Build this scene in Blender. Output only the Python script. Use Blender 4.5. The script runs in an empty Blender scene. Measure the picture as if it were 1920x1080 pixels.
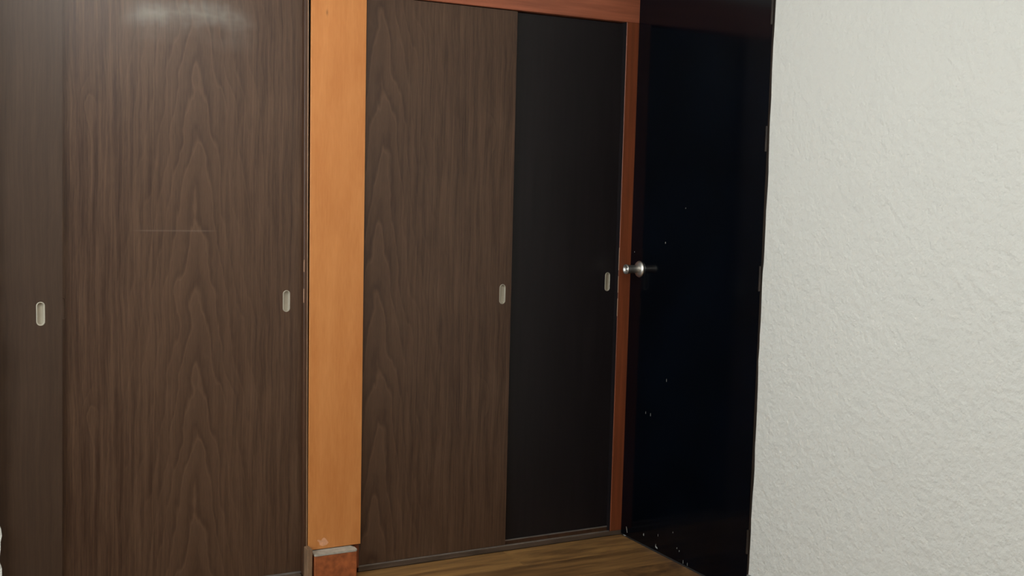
import bpy, bmesh, math, random
from mathutils import Vector, Matrix

random.seed(7)
scene = bpy.context.scene
col = scene.collection

# ------------------------------------------------------------------ camera
cam_data = bpy.data.cameras.new("camera")
cam_data.sensor_width = 36.0
cam_data.lens = 2133.0 / 1920.0 * 36.0
cam_data.clip_start = 0.05
cam = bpy.data.objects.new("camera", cam_data)
R_ = Vector((0.8824967, -0.4695562, 0.0267677))
U_ = Vector((0.0191659, 0.0927710, 0.9955030))
F_ = Vector((0.4699279, 0.8780151, -0.0908696))
m = Matrix((R_, U_, -F_)).transposed().to_4x4()
m.translation = Vector((0.0, -4.0141, 1.5))
cam.matrix_world = m
col.objects.link(cam)
scene.camera = cam

# ------------------------------------------------------------------ world, lights, exposure
world = bpy.data.worlds.new("daylight")
scene.world = world
world.use_nodes = True
world.node_tree.nodes["Background"].inputs[0].default_value = (0.78, 0.88, 1.0, 1)
world.node_tree.nodes["Background"].inputs[1].default_value = 1.0

WIN_Y0, WIN_Y1, WIN_Z0, WIN_Z1 = -2.5, -0.6, 0.95, 2.25
XL, XR, YB, YC, ZC = -1.40, 2.716, -5.60, 0.65, 2.55


def area_light(name, loc, rot, sx, sy, power, color):
    ld = bpy.data.lights.new(name, 'AREA')
    ld.shape = 'RECTANGLE'
    ld.size, ld.size_y = sx, sy
    ld.energy = power
    ld.color = color
    o = bpy.data.objects.new(name, ld)
    o.location = loc
    o.rotation_euler = rot
    col.objects.link(o)
    return o


# daylight entering by the window in the left wall
area_light("window_daylight", (XL - 0.16, (WIN_Y0 + WIN_Y1) / 2, (WIN_Z0 + WIN_Z1) / 2), (0, -math.pi / 2, 0),
           WIN_Z1 - WIN_Z0, WIN_Y1 - WIN_Y0, 92.0, (0.88, 0.97, 1.0))
LAMP_EMIT = 56.0

scene.view_settings.view_transform = 'Standard'
scene.view_settings.look = 'None'
scene.view_settings.gamma = 1.0
scene.view_settings.use_curve_mapping = False
scene.view_settings.exposure = -0.07
scene.cycles.max_bounces = 6
scene.cycles.diffuse_bounces = 4
scene.cycles.caustics_reflective = False
scene.cycles.caustics_refractive = False


# ------------------------------------------------------------------ node helpers
class G:
    def __init__(self, name):
        self.mat = bpy.data.materials.new(name)
        self.mat.use_nodes = True
        self.nt = self.mat.node_tree
        self.bsdf = self.nt.nodes["Principled BSDF"]
        self.out = self.nt.nodes["Material Output"]
        self._xyz = None

    def new(self, t, **props):
        n = self.nt.nodes.new(t)
        for k, v in props.items():
            setattr(n, k, v)
        return n

    def put(self, sock, v):
        if hasattr(v, 'is_output'):
            self.nt.links.new(v, sock)
        else:
            sock.default_value = v

    def m(self, op, a, b=0.0, c=0.0):
        n = self.new('ShaderNodeMath', operation=op)
        for i, v in enumerate((a, b, c)):
            self.put(n.inputs[i], v)
        return n.outputs[0]

    def coord(self, kind='Object'):
        n = self.new('ShaderNodeTexCoord')
        return n.outputs[kind]

    def xyz(self):
        if self._xyz is None:
            n = self.new('ShaderNodeSeparateXYZ')
            self.put(n.inputs[0], self.coord())
            self._xyz = n.outputs
        return self._xyz

    def comb(self, x, y, z):
        n = self.new('ShaderNodeCombineXYZ')
        for i, v in enumerate((x, y, z)):
            self.put(n.inputs[i], v)
        return n.outputs[0]

    def noise(self, vec, scale=1.0, detail=2.0, rough=0.5, w=None):
        n = self.new('ShaderNodeTexNoise')
        if w is not None:
            n.noise_dimensions = '4D'
            self.put(n.inputs['W'], w)
        self.put(n.inputs['Vector'], vec)
        n.inputs['Scale'].default_value = scale
        n.inputs['Detail'].default_value = detail
        n.inputs['Roughness'].default_value = rough
        return n.outputs[0]

    def ramp(self, fac, stops, interp='LINEAR'):
        n = self.new('ShaderNodeValToRGB')
        cr = n.color_ramp
        cr.interpolation = interp
        while len(cr.elements) < len(stops):
            cr.elements.new(0.5)
        for e, (p, c) in zip(cr.elements, stops):
            e.position = p
            e.color = c if len(c) == 4 else (*c, 1)
        self.put(n.inputs[0], fac)
        return n.outputs[0]

    def val(self, fac, stops):
        return self.ramp(fac, [(p, (v, v, v)) for p, v in stops])

    def mix(self, fac, a, b):
        n = self.new('ShaderNodeMix', data_type='RGBA')
        self.put(n.inputs[0], fac)
        self.put(n.inputs[6], a if hasattr(a, 'is_output') else (*a, 1))
        self.put(n.inputs[7], b if hasattr(b, 'is_output') else (*b, 1))
        return n.outputs[2]

    def bump(self, h, dist, strength=1.0):
        n = self.new('ShaderNodeBump')
        n.inputs['Strength'].default_value = strength
        n.inputs['Distance'].default_value = dist
        self.put(n.inputs['Height'], h)
        self.put(self.bsdf.inputs['Normal'], n.outputs[0])

    def rnd(self):
        return self.new('ShaderNodeObjectInfo').outputs['Random']

    def set(self, **kw):
        names = dict(color='Base Color', rough='Roughness', metal='Metallic', spec='Specular IOR Level',
                     coat='Coat Weight', coat_rough='Coat Roughness', emit='Emission Color', emit_s='Emission Strength')
        for k, v in kw.items():
            if isinstance(v, tuple) and len(v) == 3:
                v = (*v, 1)
            self.put(self.bsdf.inputs[names[k]], v)
        return self.mat


# ------------------------------------------------------------------ materials
def laminate(name, x0, zref, contrast=1.0, dark=(0.033, 0.0125, 0.0052), light=(0.118, 0.064, 0.036), glare=False, knot=-0.372, spec=0.48, leaf=False):
    """printed walnut laminate: stacked cathedral arches around x0, straight streaks beside, repeat of 1.05 m"""
    P = 1.05
    g = G(name)
    x, y, z = g.xyz()
    t = g.m('FRACT', g.m('DIVIDE', g.m('SUBTRACT', zref + 20 * P, z), P))          # 0 at zref, growing downwards
    ang = g.m('MULTIPLY', t, 2 * math.pi)
    cz, sz = g.m('COSINE', ang), g.m('SINE', ang)
    wander = g.m('SUBTRACT', g.noise(g.comb(g.m('MULTIPLY', x, 1.5), g.m('MULTIPLY', cz, 0.35), g.m('MULTIPLY', sz, 0.35)), 1.3, 2), 0.5)
    dx = g.m('ADD', g.m('SUBTRACT', x, x0), g.m('MULTIPLY', wander, 0.045))
    adx = g.m('ABSOLUTE', dx)
    q = g.m('SQRT', g.m('ADD', g.m('MULTIPLY', adx, adx), 0.00003))
    # arch phase
    ripple = g.m('SUBTRACT', g.noise(g.comb(g.m('MULTIPLY', x, 9.0), g.m('MULTIPLY', cz, 0.42), g.m('MULTIPLY', sz, 0.42)), 1.4, 3), 0.5)
    ph = g.m('SUBTRACT', g.m('MULTIPLY', t, 4.0), g.m('MULTIPLY', g.m('POWER', q, 1.10), 27.0))
    ph = g.m('ADD', ph, g.m('MULTIPLY', ripple, 2.1))
    # knot-like eye off to the side
    kx = g.m('DIVIDE', g.m('SUBTRACT', x, x0 + knot), 0.030)
    kz = g.m('DIVIDE', g.m('SUBTRACT', t, 0.205), 0.085)
    kk = g.m('EXPONENT', g.m('MULTIPLY', g.m('ADD', g.m('MULTIPLY', kx, kx), g.m('MULTIPLY', kz, kz)), -1.0))
    ph = g.m('ADD', ph, g.m('MULTIPLY', kk, 1.3))
    band = g.val(g.m('FRACT', g.m('ADD', ph, 40.0)),
                 [(0.0, 0.30), (0.07, 0.66), (0.13, 0.95), (0.20, 0.62), (0.45, 0.55), (0.72, 0.46), (0.92, 0.22), (1.0, 0.30)])
    # straight streaks, long in z
    st = g.noise(g.comb(g.m('MULTIPLY', g.m('ADD', x, g.m('MULTIPLY', wander, 0.02)), 75.0), g.m('MULTIPLY', cz, 0.40), g.m('MULTIPLY', sz, 0.40)), 1.0, 3, 0.55)
    s2 = g.noise(g.comb(g.m('MULTIPLY', g.m('ADD', x, g.m('MULTIPLY', wander, 0.03)), 210.0), g.m('MULTIPLY', cz, 0.8), g.m('MULTIPLY', sz, 0.8)), 1.0, 2, 0.5)
    st = g.m('ADD', g.m('MULTIPLY', st, 0.6), g.m('MULTIPLY', s2, 0.4))
    st = g.val(st, [(0.30, 0.0), (0.5, 0.48), (0.70, 1.0)])
    broad = g.noise(g.comb(g.m('MULTIPLY', x, 7.0), g.m('MULTIPLY', cz, 0.5), g.m('MULTIPLY', sz, 0.5)), 1.0, 2)
    near = g.val(adx, [(0.03, 0.78), (0.11, 0.38), (0.28, 0.12)])
    near = g.m('MAXIMUM', near, g.m('MULTIPLY', kk, 0.6))
    v = g.m('ADD', g.m('MULTIPLY', band, near), g.m('MULTIPLY', st, g.m('SUBTRACT', 1.0, near)))
    v = g.m('ADD', g.m('MULTIPLY', v, 0.74), g.m('MULTIPLY', broad, 0.26))
    # fine pores
    pore = g.noise(g.comb(g.m('MULTIPLY', x, 520.0), 0.0, g.m('MULTIPLY', z, 26.0)), 1.0, 2)
    v = g.m('ADD', v, g.m('MULTIPLY', g.m('SUBTRACT', pore, 0.5), 0.42))
    v = g.m('ADD', 0.5, g.m('MULTIPLY', g.m('SUBTRACT', v, 0.5), 1.12 * contrast))
    if leaf:      # the narrow veneer leaf along the left side is printed darker
        v = g.m('SUBTRACT', v, g.m('MULTIPLY', g.val(g.m('ADD', g.m('ADD', x, 0.5), g.m('MULTIPLY', wander, 0.05)), [(0.10, 1.0), (0.26, 0.75), (0.36, 0.15), (0.46, 0.0)]), 0.17))
    c = g.mix(g.val(v, [(0.08, 0.0), (0.92, 1.0)]), dark, light)
    rough = 0.45
    if glare:
        # lamp glare on wipe marks near the head, painted as a ragged grey haze
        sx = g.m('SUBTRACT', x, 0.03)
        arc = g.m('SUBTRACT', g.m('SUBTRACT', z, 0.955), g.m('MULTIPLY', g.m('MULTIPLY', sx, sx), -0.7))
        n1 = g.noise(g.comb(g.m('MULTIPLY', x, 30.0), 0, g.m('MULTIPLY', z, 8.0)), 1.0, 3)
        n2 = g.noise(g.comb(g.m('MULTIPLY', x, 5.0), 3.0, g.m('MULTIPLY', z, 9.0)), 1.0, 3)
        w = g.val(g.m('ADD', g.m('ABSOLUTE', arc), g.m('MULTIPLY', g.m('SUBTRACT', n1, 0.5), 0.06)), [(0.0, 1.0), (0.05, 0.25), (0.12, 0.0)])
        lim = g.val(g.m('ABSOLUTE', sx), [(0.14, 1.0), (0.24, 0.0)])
        glare_haze = g.m('MULTIPLY', g.m('MULTIPLY', w, lim), g.val(n2, [(0.32, 0.0), (0.6, 1.0)]))
        c = g.mix(g.m('MULTIPLY', glare_haze, 0.50), c, (0.30, 0.29, 0.26))
        scr = g.m('MULTIPLY', g.val(g.m('ABSOLUTE', g.m('SUBTRACT', z, 0.205)), [(0.0008, 1.0), (0.0022, 0.0)]), g.val(g.m('ABSOLUTE', g.m('ADD', x, 0.02)), [(0.10, 1.0), (0.15, 0.0)]))
        c = g.mix(g.m('MULTIPLY', scr, 0.25), c, (0.25, 0.20, 0.16))   # one long fine scratch
    return g.set(color=c, rough=rough, spec=spec)


def plaster(name, color, lump=0.0052, fine=0.0026):
    g = G(name)
    co = g.coord()
    a = g.noise(co, 34.0, 3, 0.55)
    b = g.noise(co, 95.0, 2, 0.5)
    a = g.val(a, [(0.30, 0.0), (0.72, 1.0)])
    big = g.noise(co, 3.0, 2)
    h = g.m('ADD', g.m('MULTIPLY', a, lump), g.m('MULTIPLY', b, fine))
    h = g.m('ADD', h, g.m('MULTIPLY', big, 0.012))
    g.bump(h, 1.0, 0.6)
    tone = g.val(g.noise(co, 1.7, 3), [(0.3, 0.97), (0.7, 1.0)])
    c = g.mix(tone, tuple(v * 0.55 for v in color), color)
    return g.set(color=c, rough=0.62, spec=0.35)


def simple(name, color, rough, spec=0.5, metal=0.0, var=0.0, vscale=(20, 20, 20)):
    g = G(name)
    c = color
    if var:
        x, y, z = g.xyz()
        n = g.noise(g.comb(g.m('MULTIPLY', x, vscale[0]), g.m('MULTIPLY', y, vscale[1]), g.m('MULTIPLY', z, vscale[2])), 1.0, 3)
        n = g.val(n, [(0.25, 0.0), (0.75, 1.0)])
        c = g.mix(n, tuple(v * (1 - var) for v in color), tuple(min(1, v * (1 + var)) for v in color))
    return g.set(color=c, rough=rough, spec=spec, metal=metal)


def plywood_orange():
    g = G("orange_varnished_ply")
    x, y, z = g.xyz()
    n = g.noise(g.comb(g.m('MULTIPLY', x, 14), y, g.m('MULTIPLY', z, 2.6)), 1.0, 4, 0.6)
    fine = g.noise(g.comb(g.m('MULTIPLY', x, 160), y, g.m('MULTIPLY', z, 18)), 1.0, 2)
    v = g.m('ADD', g.m('MULTIPLY', n, 0.75), g.m('MULTIPLY', fine, 0.25))
    c = g.mix(g.val(v, [(0.3, 0.0), (0.7, 1.0)]), (0.53, 0.185, 0.046), (0.67, 0.275, 0.083))
    kx, kz = g.m('DIVIDE', g.m('ADD', x, 0.049), 0.004), g.m('DIVIDE', g.m('SUBTRACT', z, 0.79), 0.010)
    kn_ = g.m('EXPONENT', g.m('MULTIPLY', g.m('ADD', g.m('MULTIPLY', kx, kx), g.m('MULTIPLY', kz, kz)), -1.0))
    c = g.mix(g.m('MULTIPLY', kn_, 0.6), c, (0.20, 0.07, 0.02))   # small knot
    return g.set(color=c, rough=0.45, spec=0.4)


def redwood(name, base, along='x'):
    g = G(name)
    x, y, z = g.xyz()
    s = (3, 40, 60) if along == 'x' else (60, 40, 3)
    n = g.noise(g.comb(g.m('MULTIPLY', x, s[0]), g.m('MULTIPLY', y, s[1]), g.m('MULTIPLY', z, s[2])), 1.0, 4, 0.6)
    c = g.mix(g.val(n, [(0.3, 0.0), (0.7, 1.0)]), tuple(v * 0.74 for v in base), tuple(v * 1.2 for v in base))
    return g.set(color=c, rough=0.42, spec=0.45)


def plank_mat():
    g = G("laminate_floor_plank")
    x, y, z = g.xyz()
    r = g.rnd()
    off = g.m('MULTIPLY', r, 37.0)
    n = g.noise(g.comb(g.m('ADD', g.m('MULTIPLY', x, 2.2), off), g.m('MULTIPLY', y, 22), off), 1.0, 4, 0.6)
    f = g.noise(g.comb(g.m('ADD', g.m('MULTIPLY', x, 9), off), g.m('MULTIPLY', y, 150), off), 1.0, 2)
    v = g.m('ADD', g.m('MULTIPLY', n, 0.75), g.m('MULTIPLY', f, 0.25))
    v = g.m('ADD', v, g.m('MULTIPLY', g.m('SUBTRACT', r, 0.5), 0.22))
    c = g.ramp(v, [(0.28, (0.075, 0.036, 0.015)), (0.48, (0.19, 0.095, 0.034)), (0.70, (0.38, 0.20, 0.066))])
    return g.set(color=c, rough=0.48, spec=0.35)


M = {}
M['lam_a'] = laminate("walnut_laminate_plain", 0.6, 0.9, contrast=0.45, dark=(0.018, 0.0085, 0.0045), light=(0.076, 0.043, 0.026), spec=0.45)
M['lam_b'] = laminate("walnut_laminate_arched", 0.053, 0.832, glare=True, knot=-0.367, leaf=True)
M['lam_c'] = laminate("walnut_laminate_arched_pale", -0.2500, 0.809, knot=0.466)
M['lam_dark'] = simple("black_brown_laminate", (0.0098, 0.0072, 0.0082), 0.42, 0.38, var=0.25, vscale=(50, 50, 3))
M['plaster'] = plaster("white_plaster", (0.71, 0.708, 0.665))
M['ceil'] = simple("ceiling_paint", (0.76, 0.75, 0.71), 0.8, 0.2)
M['wallpaint'] = simple("white_wall_paint", (0.71, 0.708, 0.665), 0.7, 0.3)
M['orange'] = plywood_orange()
M['red_x'] = redwood("red_brown_varnish_header", (0.38, 0.115, 0.058), 'x')
M['red_z'] = redwood("red_brown_varnish_jamb", (0.225, 0.058, 0.021), 'z')
M['brown'] = redwood("dark_brown_jamb", (0.075, 0.033, 0.016), 'z')
M['tan'] = simple("lit_pale_arris", (0.36, 0.22, 0.13), 0.5, var=0.25, vscale=(30, 30, 8))
M['dusty'] = simple("dusty_brown_board", (0.090, 0.060, 0.042), 0.6, 0.3, var=0.4, vscale=(6, 30, 40))
M['track'] = simple("dull_metal_track", (0.30, 0.27, 0.25), 0.45, 0.5, 0.6, var=0.3, vscale=(12, 5, 5))
M['plinth'] = simple("rust_brown_plinth", (0.34, 0.098, 0.032), 0.55, 0.3, var=0.45, vscale=(35, 35, 35))
M['cement'] = simple("grey_cement", (0.42, 0.39, 0.33), 0.8, 0.2, var=0.2, vscale=(40, 40, 40))
M['batten'] = simple("dusty_wood_batten", (0.24, 0.145, 0.085), 0.65, 0.2, var=0.3, vscale=(30, 30, 12))
M['chip'] = simple("bare_primer", (0.36, 0.35, 0.32), 0.6, 0.3)
M['chip_warm'] = simple("bare_fibre", (0.52, 0.32, 0.22), 0.7, 0.2)
M['scar'] = simple("scuffed_varnish", (0.72, 0.36, 0.20), 0.6, 0.2, var=0.15, vscale=(60, 60, 60))
M['black'] = simple("glossy_black_paint", (0.0008, 0.0019, 0.0042), 0.13, 0.22, var=0.4, vscale=(3, 3, 3))
M['blackwood'] = simple("dark_door_frame", (0.022, 0.015, 0.011), 0.5, 0.3, var=0.6, vscale=(20, 20, 6))
M['steel'] = simple("brushed_steel", (0.70, 0.68, 0.64), 0.40, 0.5, 1.0)
M['pull'] = simple("brass_nickel_pull", (0.49, 0.445, 0.355), 0.42, 0.5, 0.25, var=0.08, vscale=(90, 90, 40))
M['hole'] = simple("raw_board_hole", (0.13, 0.085, 0.062), 0.7, 0.2)
M['skirt'] = simple("grey_skirting_tile", (0.13, 0.13, 0.12), 0.4, 0.4, var=0.2)
M['plank'] = plank_mat()
M['under'] = simple("screed", (0.05, 0.04, 0.03), 0.9, 0.1, var=0.2)
M['white'] = simple("white_window_paint", (0.75, 0.75, 0.72), 0.4, 0.4)


def glass_mat():
    g = G("window_glass")
    tr = g.new('ShaderNodeBsdfTransparent')
    gl = g.new('ShaderNodeBsdfGlossy')
    gl.inputs['Roughness'].default_value = 0.02
    mx = g.new('ShaderNodeMixShader')
    mx.inputs[0].default_value = 0.06
    g.nt.links.new(tr.outputs[0], mx.inputs[1])
    g.nt.links.new(gl.outputs[0], mx.inputs[2])
    g.nt.links.new(mx.outputs[0], g.out.inputs[0])
    return g.mat


M['glass'] = glass_mat()
gl_ = G("lamp_opal_glass")
M['opal'] = gl_.set(color=(0.85, 0.83, 0.78), rough=0.3, emit=(1.0, 0.975, 0.92), emit_s=LAMP_EMIT)


# ------------------------------------------------------------------ mesh helpers
def link(name, bm, mat, parent=None, origin=None, smooth=False):
    """bm is in world coordinates; the object gets its origin at the centre (or given point)"""
    bmesh.ops.recalc_face_normals(bm, faces=bm.faces)
    if origin is None:
        lo = Vector((min(v.co.x for v in bm.verts), min(v.co.y for v in bm.verts), min(v.co.z for v in bm.verts)))
        hi = Vector((max(v.co.x for v in bm.verts), max(v.co.y for v in bm.verts), max(v.co.z for v in bm.verts)))
        origin = (lo + hi) / 2
    origin = Vector(origin)
    bmesh.ops.translate(bm, verts=bm.verts, vec=-origin)
    me = bpy.data.meshes.new(name)
    bm.to_mesh(me)
    bm.free()
    me.materials.append(mat)
    if smooth:
        for p in me.polygons:
            p.use_smooth = True
    o = bpy.data.objects.new(name, me)
    col.objects.link(o)
    if parent is not None:
        o.parent = parent
        base = Vector((0, 0, 0))
        q = parent
        while q is not None:
            base += q.location
            q = q.parent
        o.location = origin - base
    else:
        o.location = origin
    return o


def tag(o, label=None, cat=None, group=None, kind=None):
    if label: o['label'] = label
    if cat: o['category'] = cat
    if group: o['group'] = group
    if kind: o['kind'] = kind
    return o


def empty(name, loc, label=None, cat=None, kind=None, group=None):
    o = bpy.data.objects.new(name, None)
    o.location = loc
    o.empty_display_size = 0.1
    col.objects.link(o)
    return tag(o, label, cat, group, kind)


def add_hexa(bm, pts):
    v = [bm.verts.new(p) for p in pts]
    for f in ((0, 3, 2, 1), (4, 5, 6, 7), (0, 1, 5, 4), (1, 2, 6, 5), (2, 3, 7, 6), (3, 0, 4, 7)):
        bm.faces.new([v[i] for i in f])
    return v


def box_bm(x0, x1, y0, y1, z0, z1, bevel=0.0, seg=1, lean0=0.0, lean1=0.0):
    """box; lean0 / lean1 shift the left / right edge in x at the top"""
    bm = bmesh.new()
    add_hexa(bm, [(x0, y0, z0), (x1, y0, z0), (x1, y1, z0), (x0, y1, z0),
                  (x0 + lean0, y0, z1), (x1 + lean1, y0, z1), (x1 + lean1, y1, z1), (x0 + lean0, y1, z1)])
    if bevel:
        bmesh.ops.bevel(bm, geom=list(bm.edges), offset=bevel, segments=seg, affect='EDGES', profile=0.5)
    return bm


def box(name, x0, x1, y0, y1, z0, z1, mat, parent=None, bevel=0.0, seg=1, lean0=0.0, lean1=0.0, origin=None):
    return link(name, box_bm(x0, x1, y0, y1, z0, z1, bevel, seg, lean0, lean1), mat, parent, origin)


def stadium(cx, cz, w, h, n=14):
    r = w / 2
    pts = []
    for k in range(n + 1):
        a = math.pi * k / n
        pts.append((cx + r * math.cos(a), cz + (h / 2 - r) + r * math.sin(a)))
    for k in range(n + 1):
        a = math.pi + math.pi * k / n
        pts.append((cx + r * math.cos(a), cz - (h / 2 - r) + r * math.sin(a)))
    return pts


def panel_bm(x0, x1, y0, y1, z0, z1, holes, lean0=0.0, lean1=0.0, depth=0.010):
    """sliding door slab with stadium cut-outs (cx, cz, w, h) of given depth in the room-side face y0"""
    bm = bmesh.new()
    o = [bm.verts.new(p) for p in ((x0, y0, z0), (x1, y0, z0), (x1 + lean1, y0, z1), (x0 + lean0, y0, z1))]
    edges = [bm.edges.new((o[i], o[(i + 1) % 4])) for i in range(4)]
    loops = []
    for (cx, cz, w, h) in holes:
        vs = [bm.verts.new((px, y0, pz)) for px, pz in stadium(cx, cz, w, h)]
        loops.append(vs)
        edges += [bm.edges.new((vs[i], vs[(i + 1) % len(vs)])) for i in range(len(vs))]
    bmesh.ops.triangle_fill(bm, use_beauty=True, use_dissolve=False, edges=edges)
    b = [bm.verts.new((v.co.x, y1, v.co.z)) for v in o]
    for i in range(4):
        j = (i + 1) % 4
        bm.faces.new((o[i], o[j], b[j], b[i]))
    bm.faces.new(b)
    for vs in loops:
        bk = [bm.verts.new((v.co.x, y0 + depth, v.co.z)) for v in vs]
        n = len(vs)
        for i in range(n):
            j = (i + 1) % n
            bm.faces.new((vs[i], vs[j], bk[j], bk[i]))
        bm.faces.new(bk)
    return bm


def pull_bm(cx, cz, w, h, y, depth=0.0092, rim=0.0030, proud=0.0016):
    """flush finger pull: rolled rim around a sunk stadium cup"""
    bm = bmesh.new()
    rings = [  # inset, y
        (-0.0006, y + 0.0005), (0.0, y - proud * 0.7), (rim * 0.35, y - proud), (rim * 0.8, y - proud * 0.8), (rim, y - proud * 0.2),
        (rim + 0.0003, y + depth * 0.92), (rim + 0.0012, y + depth)]
    prev = None
    for ins, yy in rings:
        vs = [bm.verts.new((px, yy, pz)) for px, pz in stadium(cx, cz, w - 2 * ins, h - 2 * ins)]
        if prev:
            n = len(vs)
            for i in range(n):
                j = (i + 1) % n
                bm.faces.new((prev[i], prev[j], vs[j], vs[i]))
        prev = vs
    bm.faces.new(prev)
    return bm


def lathe_bm(profile, axis_o, direction, up, seg=40):
    """profile: (distance along direction, radius)"""
    d = Vector(direction).normalized()
    u = Vector(up).normalized()
    w = d.cross(u)
    bm = bmesh.new()
    prev = None
    for t, r in profile:
        c = Vector(axis_o) + d * t
        if r < 1e-6:
            vs = [bm.verts.new(c)]
        else:
            vs = [bm.verts.new(c + (u * math.cos(2 * math.pi * k / seg) + w * math.sin(2 * math.pi * k / seg)) * r) for k in range(seg)]
        if prev:
            for k in range(seg):
                j = (k + 1) % seg
                if len(prev) == 1 and len(vs) == 1:
                    continue
                if len(prev) == 1:
                    bm.faces.new((prev[0], vs[j], vs[k]))
                elif len(vs) == 1:
                    bm.faces.new((prev[k], prev[j], vs[0]))
                else:
                    bm.faces.new((prev[k], prev[j], vs[j], vs[k]))
        prev = vs
    return bm


def prism_bm(outline, plane, a, b):
    """outline in 2-D extruded between a and b; plane 'yz' (extrude x) or 'xz' (extrude y)"""
    bm = bmesh.new()

    def P(u, v, w):
        return (w, u, v) if plane == 'yz' else (u, w, v)
    va = [bm.verts.new(P(u, v, a)) for u, v in outline]
    vb = [bm.verts.new(P(u, v, b)) for u, v in outline]
    bm.faces.new(va)
    bm.faces.new(list(reversed(vb)))
    n = len(outline)
    for i in range(n):
        j = (i + 1) % n
        bm.faces.new((va[i], vb[i], vb[j], va[j]))
    return bm


# ------------------------------------------------------------------ the room
floor = tag(box("floor", XL - 0.1, XR + 0.1, YB - 0.1, YC + 0.1, -0.12, -0.011, M['under']),
            "brown wood-plank laminate floor in front of the closets", "floor", kind="structure")
PW, PL = 0.192, 1.22
plank_bm = box_bm(-PL / 2 + 0.0006, PL / 2 - 0.0006, -PW / 2 + 0.0006, PW / 2 - 0.0006, -0.0105, 0.0, 0.0008)
bmesh.ops.recalc_face_normals(plank_bm, faces=plank_bm.faces)
plank_me = bpy.data.meshes.new("plank")
plank_bm.to_mesh(plank_me)
plank_bm.free()
plank_me.materials.append(M['plank'])


def plank(cx, cy, length):
    o = bpy.data.objects.new("plank", plank_me)
    o.parent = floor
    o.location = Vector((cx, cy, 0)) - floor.location
    o.scale = (length / PL, 1, 1)
    col.objects.link(o)


row = 0
y = 0.0 - PW / 2
while y > YB + PW / 2:
    start = XL - PL * ((row * 0.37 + 0.10) % 1.0)
    x = start
    while x < XR:
        a, b = max(x, XL), min(x + PL, XR)
        if b - a > 0.05:
            plank((a + b) / 2, y, b - a)
        x += PL
    y -= PW
    row += 1

tag(box("ceiling", XL - 0.1, XR + 0.1, YB - 0.1, YC + 0.1, ZC, ZC + 0.1, M['ceil']), "white painted ceiling above the room", "ceiling", kind="structure")
tag(box("wall_back", XL - 0.1, XR + 0.1, YB - 0.1, YB, -0.01, ZC, M['wallpaint']), "white plaster wall behind the camera", "wall", kind="structure")

# right wall: rough plaster with a slightly wavy hand-trowelled edge beside the door
DOOR_Y, DOOR_TOP = -0.836, 2.30
edge = []
zz = -0.01
k = 0
while zz < DOOR_TOP + 0.05:
    edge.append((-0.851 + 0.0022 * math.sin(zz * 7.1 + 0.5) + 0.0013 * math.sin(zz * 23.0) + random.uniform(-0.0012, 0.0012), zz))
    zz += 0.045
edge.append((-0.851, DOOR_TOP + 0.05))
outline = [(YB, -0.01)] + edge + [(0.0, DOOR_TOP + 0.05), (0.0, ZC), (YB, ZC)]
wr = prism_bm(outline, 'yz', XR - 0.004, XR + 0.12)
add_hexa(wr, [(XR + 0.021, 0.0004, -0.01), (XR + 0.12, 0.0004, -0.01), (XR + 0.12, YC, -0.01), (XR + 0.021, YC, -0.01),
              (XR + 0.021, 0.0004, ZC), (XR + 0.12, 0.0004, ZC), (XR + 0.12, YC, ZC), (XR + 0.021, YC, ZC)])   # closet end, behind the jamb
tag(link("wall_right", wr, M['plaster']),
    "bumpy white plaster wall to the right of the black door", "wall", kind="structure")
tag(box("baseboard_right", XR - 0.014, XR - 0.004, YB, -0.848, 0.0, 0.096, M['skirt'], bevel=0.002),
    "grey skirting at the foot of the white wall beside the black door", "skirting", kind="structure")

# left wall with the window
wl = bmesh.new()
for (a, b, c, d) in ((YB, WIN_Y0, -0.01, ZC), (WIN_Y1, YC, -0.01, ZC), (WIN_Y0, WIN_Y1, -0.01, WIN_Z0), (WIN_Y0, WIN_Y1, WIN_Z1, ZC)):
    add_hexa(wl, [(XL - 0.1, a, c), (XL, a, c), (XL, b, c), (XL - 0.1, b, c), (XL - 0.1, a, d), (XL, a, d), (XL, b, d), (XL - 0.1, b, d)])
tag(link("wall_left", wl, M['wallpaint']), "white plaster wall with the window, left of the closets", "wall", kind="structure")
win = empty("window_1", (XL - 0.05, (WIN_Y0 + WIN_Y1) / 2, WIN_Z0), "white framed window in the left wall", "window", "structure")
for (a, b, c, d) in ((WIN_Y0, WIN_Y1, WIN_Z0, WIN_Z0 + 0.05), (WIN_Y0, WIN_Y1, WIN_Z1 - 0.05, WIN_Z1), (WIN_Y0, WIN_Y0 + 0.05, WIN_Z0 + 0.05, WIN_Z1 - 0.05),
                     (WIN_Y1 - 0.05, WIN_Y1, WIN_Z0 + 0.05, WIN_Z1 - 0.05), (-1.575, -1.525, WIN_Z0 + 0.05, WIN_Z1 - 0.05)):
    box("window_frame", XL - 0.075, XL - 0.025, a, b, c, d, M['white'], win, 0.003)
for a, b in ((WIN_Y0 + 0.05, -1.575), (-1.525, WIN_Y1 - 0.05)):
    box("pane", XL - 0.053, XL - 0.047, a, b, WIN_Z0 + 0.05, WIN_Z1 - 0.05, M['glass'], win)

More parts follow.
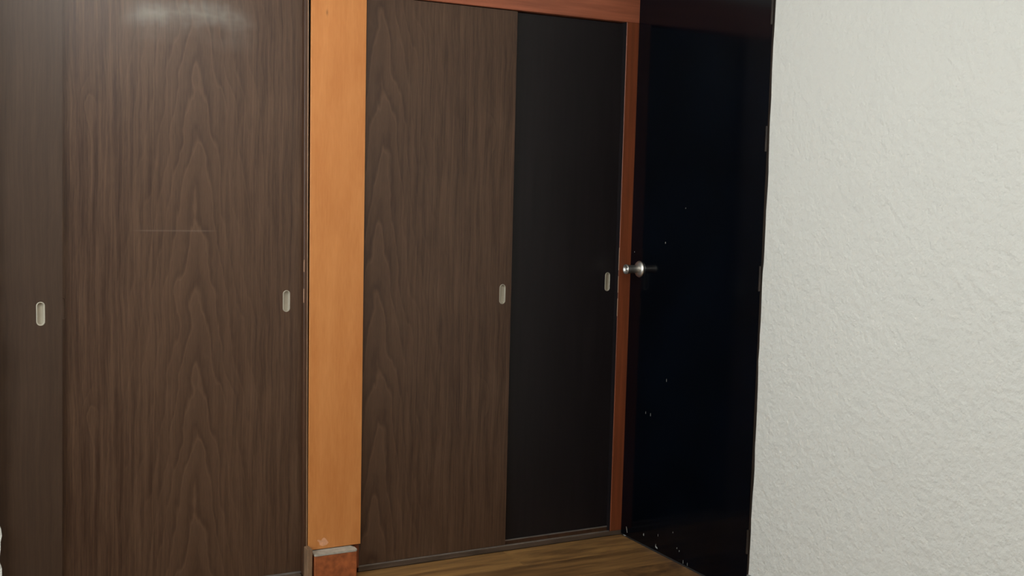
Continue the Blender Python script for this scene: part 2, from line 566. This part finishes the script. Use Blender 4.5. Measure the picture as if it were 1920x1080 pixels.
# wall behind the closets, and the plaster pier at the far left that overlaps the closet
tag(box("wall_front", XL - 0.1, XR + 0.12, YC, YC + 0.1, -0.01, ZC, M['ceil']), "wall at the back of the closets, hidden behind their doors", "wall", kind="structure")
pe = []
zz = 0.0
while zz < ZC:
    pe.append((0.257 + 0.0032 * math.sin(zz * 46.0) + 0.002 * math.sin(zz * 101.0 + 1.0) + (-0.006 if 0.35 < zz < 0.86 else 0) + (-0.016 if zz > 0.95 else 0), zz))
    zz += 0.022
pe.append((0.24, ZC))
tag(link("wall_front_left", prism_bm([(XL, 0.0)] + pe + [(XL, ZC)], 'xz', -0.030, -0.002), M['plaster']),
    "strip of white plaster wall at the left edge, overlapping the closet", "wall", kind="structure")
tag(box("wall_front_upper", 0.245, XR, 0.0, 0.06, 2.32, ZC, M['plaster']), "white plaster above the closet headers", "wall", kind="structure")

# ------------------------------------------------------------------ left closet
PULL_W, PULL_H = 0.0255, 0.078
YF, YR_ = 0.006, 0.024
cl = empty("built_in_closet", (0.70, 0.0, 0.0), "built-in closet left of the orange post, two brown wood-grain sliding doors", "closet")
box("header", 0.245, 1.290, 0.0, 0.14, 2.18, 2.32, M['red_x'], cl, 0.002)
box("sill", 0.245, 1.288, 0.0, 0.14, 0.0, 0.022, M['dusty'], cl, 0.002)
box("jamb", 1.2930, 1.3045, 0.0, 0.14, 0.0, 2.18, M['brown'], cl, 0.0015, lean0=-0.016, lean1=-0.015)
box("lit_edge", 1.3048, 1.3078, -0.001, 0.03, 0.0, 2.18, M['tan'], cl, 0.0008, lean0=-0.016, lean1=-0.016)  # light caught on the post's left arris, painted as a thin pale strip
box("track", 0.245, 1.2915, 0.0215, 0.0235, 0.022, 0.0285, M['track'], cl)
d = link("sliding_door", panel_bm(-0.42, 0.4485, YF, YF + 0.016, 0.024, 2.176, [(0.390, 1.032, PULL_W, PULL_H)], lean1=0.0185), M['lam_a'], cl)
tag(d, "front brown sliding door with plain straight grain, cut by the left picture edge")
link("finger_pull", pull_bm(0.390, 1.032, PULL_W + 0.001, PULL_H + 0.001, YF), M['pull'], d)
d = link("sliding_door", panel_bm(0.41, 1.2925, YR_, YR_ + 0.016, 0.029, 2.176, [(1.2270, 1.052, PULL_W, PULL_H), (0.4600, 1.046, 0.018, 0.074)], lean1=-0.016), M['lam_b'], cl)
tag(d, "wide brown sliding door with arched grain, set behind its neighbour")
link("finger_pull", pull_bm(1.2270, 1.052, PULL_W + 0.001, PULL_H + 0.001, YR_), M['pull'], d)
link("empty_pull_rim", pull_bm(0.4600, 1.046, 0.019, 0.075, YR_, 0.0032, 0.002, 0.0012), M['hole'], d, smooth=True)

# ------------------------------------------------------------------ right closet
cr = empty("built_in_closet", (2.10, 0.0, 0.0), "built-in closet right of the orange post, brown sliding door over a black one, red-brown frame", "closet")
box("header", 1.518, XR + 0.020, 0.0, 0.14, 2.181, 2.32, M['red_x'], cr, 0.002)
box("sill", 1.500, XR + 0.020, 0.0, 0.14, 0.0, 0.020, M['dusty'], cr, 0.002)
box("jamb", 2.6595, XR + 0.020, 0.0, 0.14, 0.0195, 2.1812, M['red_z'], cr, 0.002, lean0=-0.004)
box("door_stop", 2.6565, 2.6593, 0.0015, 0.14, 0.0205, 2.1805, M['lam_dark'], cr, 0.0, lean0=-0.004, lean1=-0.004)
box("jamb", 1.490, 1.5135, 0.0, 0.14, 0.0, 2.30, M['red_z'], cr, 0.002)
box("track", 1.512, 2.6590, 0.0030, 0.0052, 0.0200, 0.0236, M['track'], cr)
box("track", 1.512, 2.6555, 0.0185, 0.0225, 0.0350, 0.0395, M['track'], cr)
box("track_bed", 1.512, 2.6555, 0.0200, 0.0400, 0.0200, 0.0350, M['brown'], cr)
d = link("sliding_door", panel_bm(1.514, 2.1515, YF, YF + 0.016, 0.024, 2.177, [(2.109, 1.060, PULL_W, PULL_H)], lean1=-0.0075), M['lam_c'], cr)
tag(d, "brown wood-grain sliding door in front, next to the orange post")
link("finger_pull", pull_bm(2.109, 1.060, PULL_W + 0.001, PULL_H + 0.001, YF), M['pull'], d)
d = link("sliding_door", panel_bm(2.02, 2.6560, YR_, YR_ + 0.016, 0.040, 2.176, [(2.618, 1.100, PULL_W * 0.9, PULL_H)], lean1=-0.004), M['lam_dark'], cr)
tag(d, "nearly black plain sliding door set back beside the brown one")
link("finger_pull", pull_bm(2.618, 1.100, PULL_W * 0.9 + 0.001, PULL_H + 0.001, YR_), M['pull'], d)

for (z0, z1) in ((1.150, 1.245), (1.055, 1.125), (0.955, 1.030)):
    xj = 2.6578
    box("edge_chip", xj - 0.0012, xj + 0.0008, -0.0006, 0.004, z0, z1, M['chip_warm'], cr)
for (z0, z1) in ((1.160, 1.205), (1.047, 1.098)):
    box("edge_chip", 1.2842, 1.2856, -0.0006, 0.004, z0, z1, M['chip_warm'], cl)

# ------------------------------------------------------------------ orange post with its foot
po = empty("post", (1.41, 0.0, 0.0), "tall orange varnished post between the two closets, on a rust-brown foot", "post")
box("face_board", 1.3085, 1.5150, -0.012, -0.002, 0.115, 2.50, M['orange'], po, 0.0012, lean0=-0.012, lean1=-0.008)
box("core", 1.3105, 1.486, -0.010, -0.002, 0.0, 0.1145, M['brown'], po)
ft = link("foot_block", box_bm(1.3165, 1.4835, -0.062, -0.0105, 0.0, 0.106, 0.004, 2), M['plinth'], po)
pts = [(1.3165, -0.010), (1.3165, -0.060), (1.320, -0.0635), (1.478, -0.0635), (1.4845, -0.057), (1.4845, -0.030), (1.474, -0.010)]
bm = bmesh.new()
lo_ = [bm.verts.new((u, v, 0.1062)) for u, v in pts]
hi_ = [bm.verts.new((u, v, 0.1125)) for u, v in pts]
bm.faces.new(lo_)
bm.faces.new(hi_)
for i in range(len(pts)):
    j = (i + 1) % len(pts)
    bm.faces.new((lo_[i], lo_[j], hi_[j], hi_[i]))
tag(link("cement_cap", bm, M['cement'], ft), "grey cement top of the foot")
tag(link("batten", box_bm(1.2905, 1.3095, -0.060, -0.0125, 0.0, 0.135, 0.003, 2), M['batten'], po), "short dusty batten beside the foot")
scar = [(1.352, 0.131), (1.364, 0.125), (1.380, 0.129), (1.387, 0.137), (1.384, 0.141), (1.377, 0.151), (1.369, 0.158), (1.362, 0.154), (1.358, 0.147), (1.345, 0.153), (1.342, 0.149), (1.350, 0.142)]
tag(link("scuff", prism_bm(scar, 'xz', -0.01225, -0.0118), M['scar'], po), "pale scuffed patch")

# ------------------------------------------------------------------ black door in the right wall
dr = empty("door_1", (XR, -0.42, 0.0), "glossy black door with steel knob between the closets and the white wall", "door", "structure")
leaf = link("door_leaf", box_bm(XR, XR + 0.040, DOOR_Y + 0.003, 0.0, 0.006, DOOR_TOP, 0.0008), M['black'], dr)
box("door_frame", XR - 0.003, XR + 0.10, -0.8495, DOOR_Y, 0.0, DOOR_TOP + 0.04, M['blackwood'], dr, 0.002)
box("door_frame", XR - 0.003, XR + 0.10, DOOR_Y, -0.001, DOOR_TOP + 0.004, DOOR_TOP + 0.048, M['blackwood'], dr, 0.002)
kn = link("door_knob", lathe_bm([(0.0, 0.0155), (0.010, 0.0155), (0.014, 0.0165), (0.050, 0.0170), (0.057, 0.0188), (0.064, 0.0205), (0.068, 0.0208), (0.0705, 0.0198),
                                 (0.0705, 0.0165), (0.066, 0.0120), (0.0635, 0.0090), (0.0640, 0.0060), (0.0665, 0.0058), (0.0670, 0.0)],
                                (XR - 0.002, -0.071, 1.160), (-1, 0, 0), (0, 0, 1)), M['steel'], dr, smooth=True)
link("rose", lathe_bm([(0.0, 0.0), (0.0, 0.034), (0.003, 0.0345), (0.007, 0.0325), (0.0105, 0.026), (0.012, 0.0185), (0.012, 0.0)],
                      (XR, -0.071, 1.160), (-1, 0, 0), (0, 0, 1)), M['steel'], kn, smooth=True)
for zc in (2.13, 1.685, 1.185, 0.215):
    h = link("hinge", lathe_bm([(0, 0), (0, 0.0055), (0.090, 0.0055), (0.090, 0.0)], (XR - 0.004, DOOR_Y - 0.0005, zc - 0.045), (0, 0, 1), (1, 0, 0), 14), M['blackwood'], dr)
    link("hinge_leaf", box_bm(XR - 0.0016, XR + 0.001, DOOR_Y + 0.003, DOOR_Y + 0.016, zc - 0.044, zc + 0.044, 0.0006), M['black'], h)


def chip(yc, zc, pts, s=1.0):
    link("paint_chip", prism_bm([(yc + a * s * 0.85, zc + b * s * 0.85) for a, b in pts], 'yz', XR - 0.0006, XR + 0.0005), M['chip'], dr)


drop = [(-0.003, 0.0), (-0.001, -0.006), (0.003, -0.004), (0.0025, 0.004), (-0.001, 0.007)]
slit = [(-0.0015, -0.010), (0.0015, -0.009), (0.0018, 0.008), (-0.0008, 0.011)]
hook = [(-0.016, -0.008), (-0.010, -0.002), (0.000, 0.001), (0.001, 0.012), (0.004, 0.001), (0.003, -0.006), (-0.008, -0.009)]
line = [(-0.006, -0.016), (-0.003, -0.016), (0.002, 0.000), (0.006, 0.013), (0.004, 0.013), (-0.002, 0.000)]
chip(-0.246, 1.280, drop, 0.8)
chip(-0.372, 1.424, drop, 0.5)
chip(-0.290, 0.724, slit, 0.7)
chip(-0.153, 0.565, slit, 0.6)
chip(-0.188, 0.563, slit, 0.75)
chip(-0.045, 0.035, line, 1.0)
chip(-0.171, 0.048, drop, 1.1)
chip(-0.261, 0.025, hook, 1.0)
chip(-0.273, 0.075, slit, 0.6)
chip(-0.374, 0.116, drop, 0.6)
chip(-0.405, 0.060, drop, 0.6)
chip(-0.421, 0.053, drop, 0.7)
chip(-0.449, 0.017, slit, 0.8)
chip(-0.477, 0.016, slit, 0.7)
chip(-0.027, 1.229, drop, 0.5)
long_ = [(-0.0012, -0.020), (0.0012, -0.021), (0.0014, 0.020), (-0.0010, 0.021)]
chip(-0.830, 2.150, long_, 1.0)
chip(-0.829, 1.705, long_, 0.9)
chip(-0.830, 1.655, long_, 0.8)
chip(-0.829, 0.224, [(-0.008, 0.024), (0.008, 0.024), (0.008, 0.020), (0.001, 0.019), (-0.003, -0.022), (-0.006, -0.022), (-0.004, 0.018), (-0.008, 0.018)], 1.0)

# ------------------------------------------------------------------ ceiling lamps: one at the rear, one added for the closet doors
def ceiling_lamp(x, y, label):
    lp = empty("ceiling_lamp", (x, y, ZC), label, "lamp", group="opal ceiling lamps")
    link("lamp_base", lathe_bm([(0, 0), (0, 0.06), (0.025, 0.06), (0.03, 0.05), (0.04, 0.05), (0.04, 0.0)], (x, y, ZC), (0, 0, -1), (1, 0, 0)), M['white'], lp)
    prof = [(0.036 + 0.11 * (1 - math.cos(a)), 0.11 * math.sin(a)) for a in [0.42 + (math.pi - 0.42) * k / 16 for k in range(16)]] + [(0.036 + 0.22, 0.0)]
    link("lamp_globe", lathe_bm(prof, (x, y, ZC), (0, 0, -1), (1, 0, 0), 32), M['opal'], lp, smooth=True)


ceiling_lamp(1.70, -3.45, "white opal globe lamp at the window-less end of the room")
ceiling_lamp(0.75, -1.30, "added white opal globe lamp that brightens the upper closet doors")  # unseen second lamp, added so the closet doors grow brighter towards the top
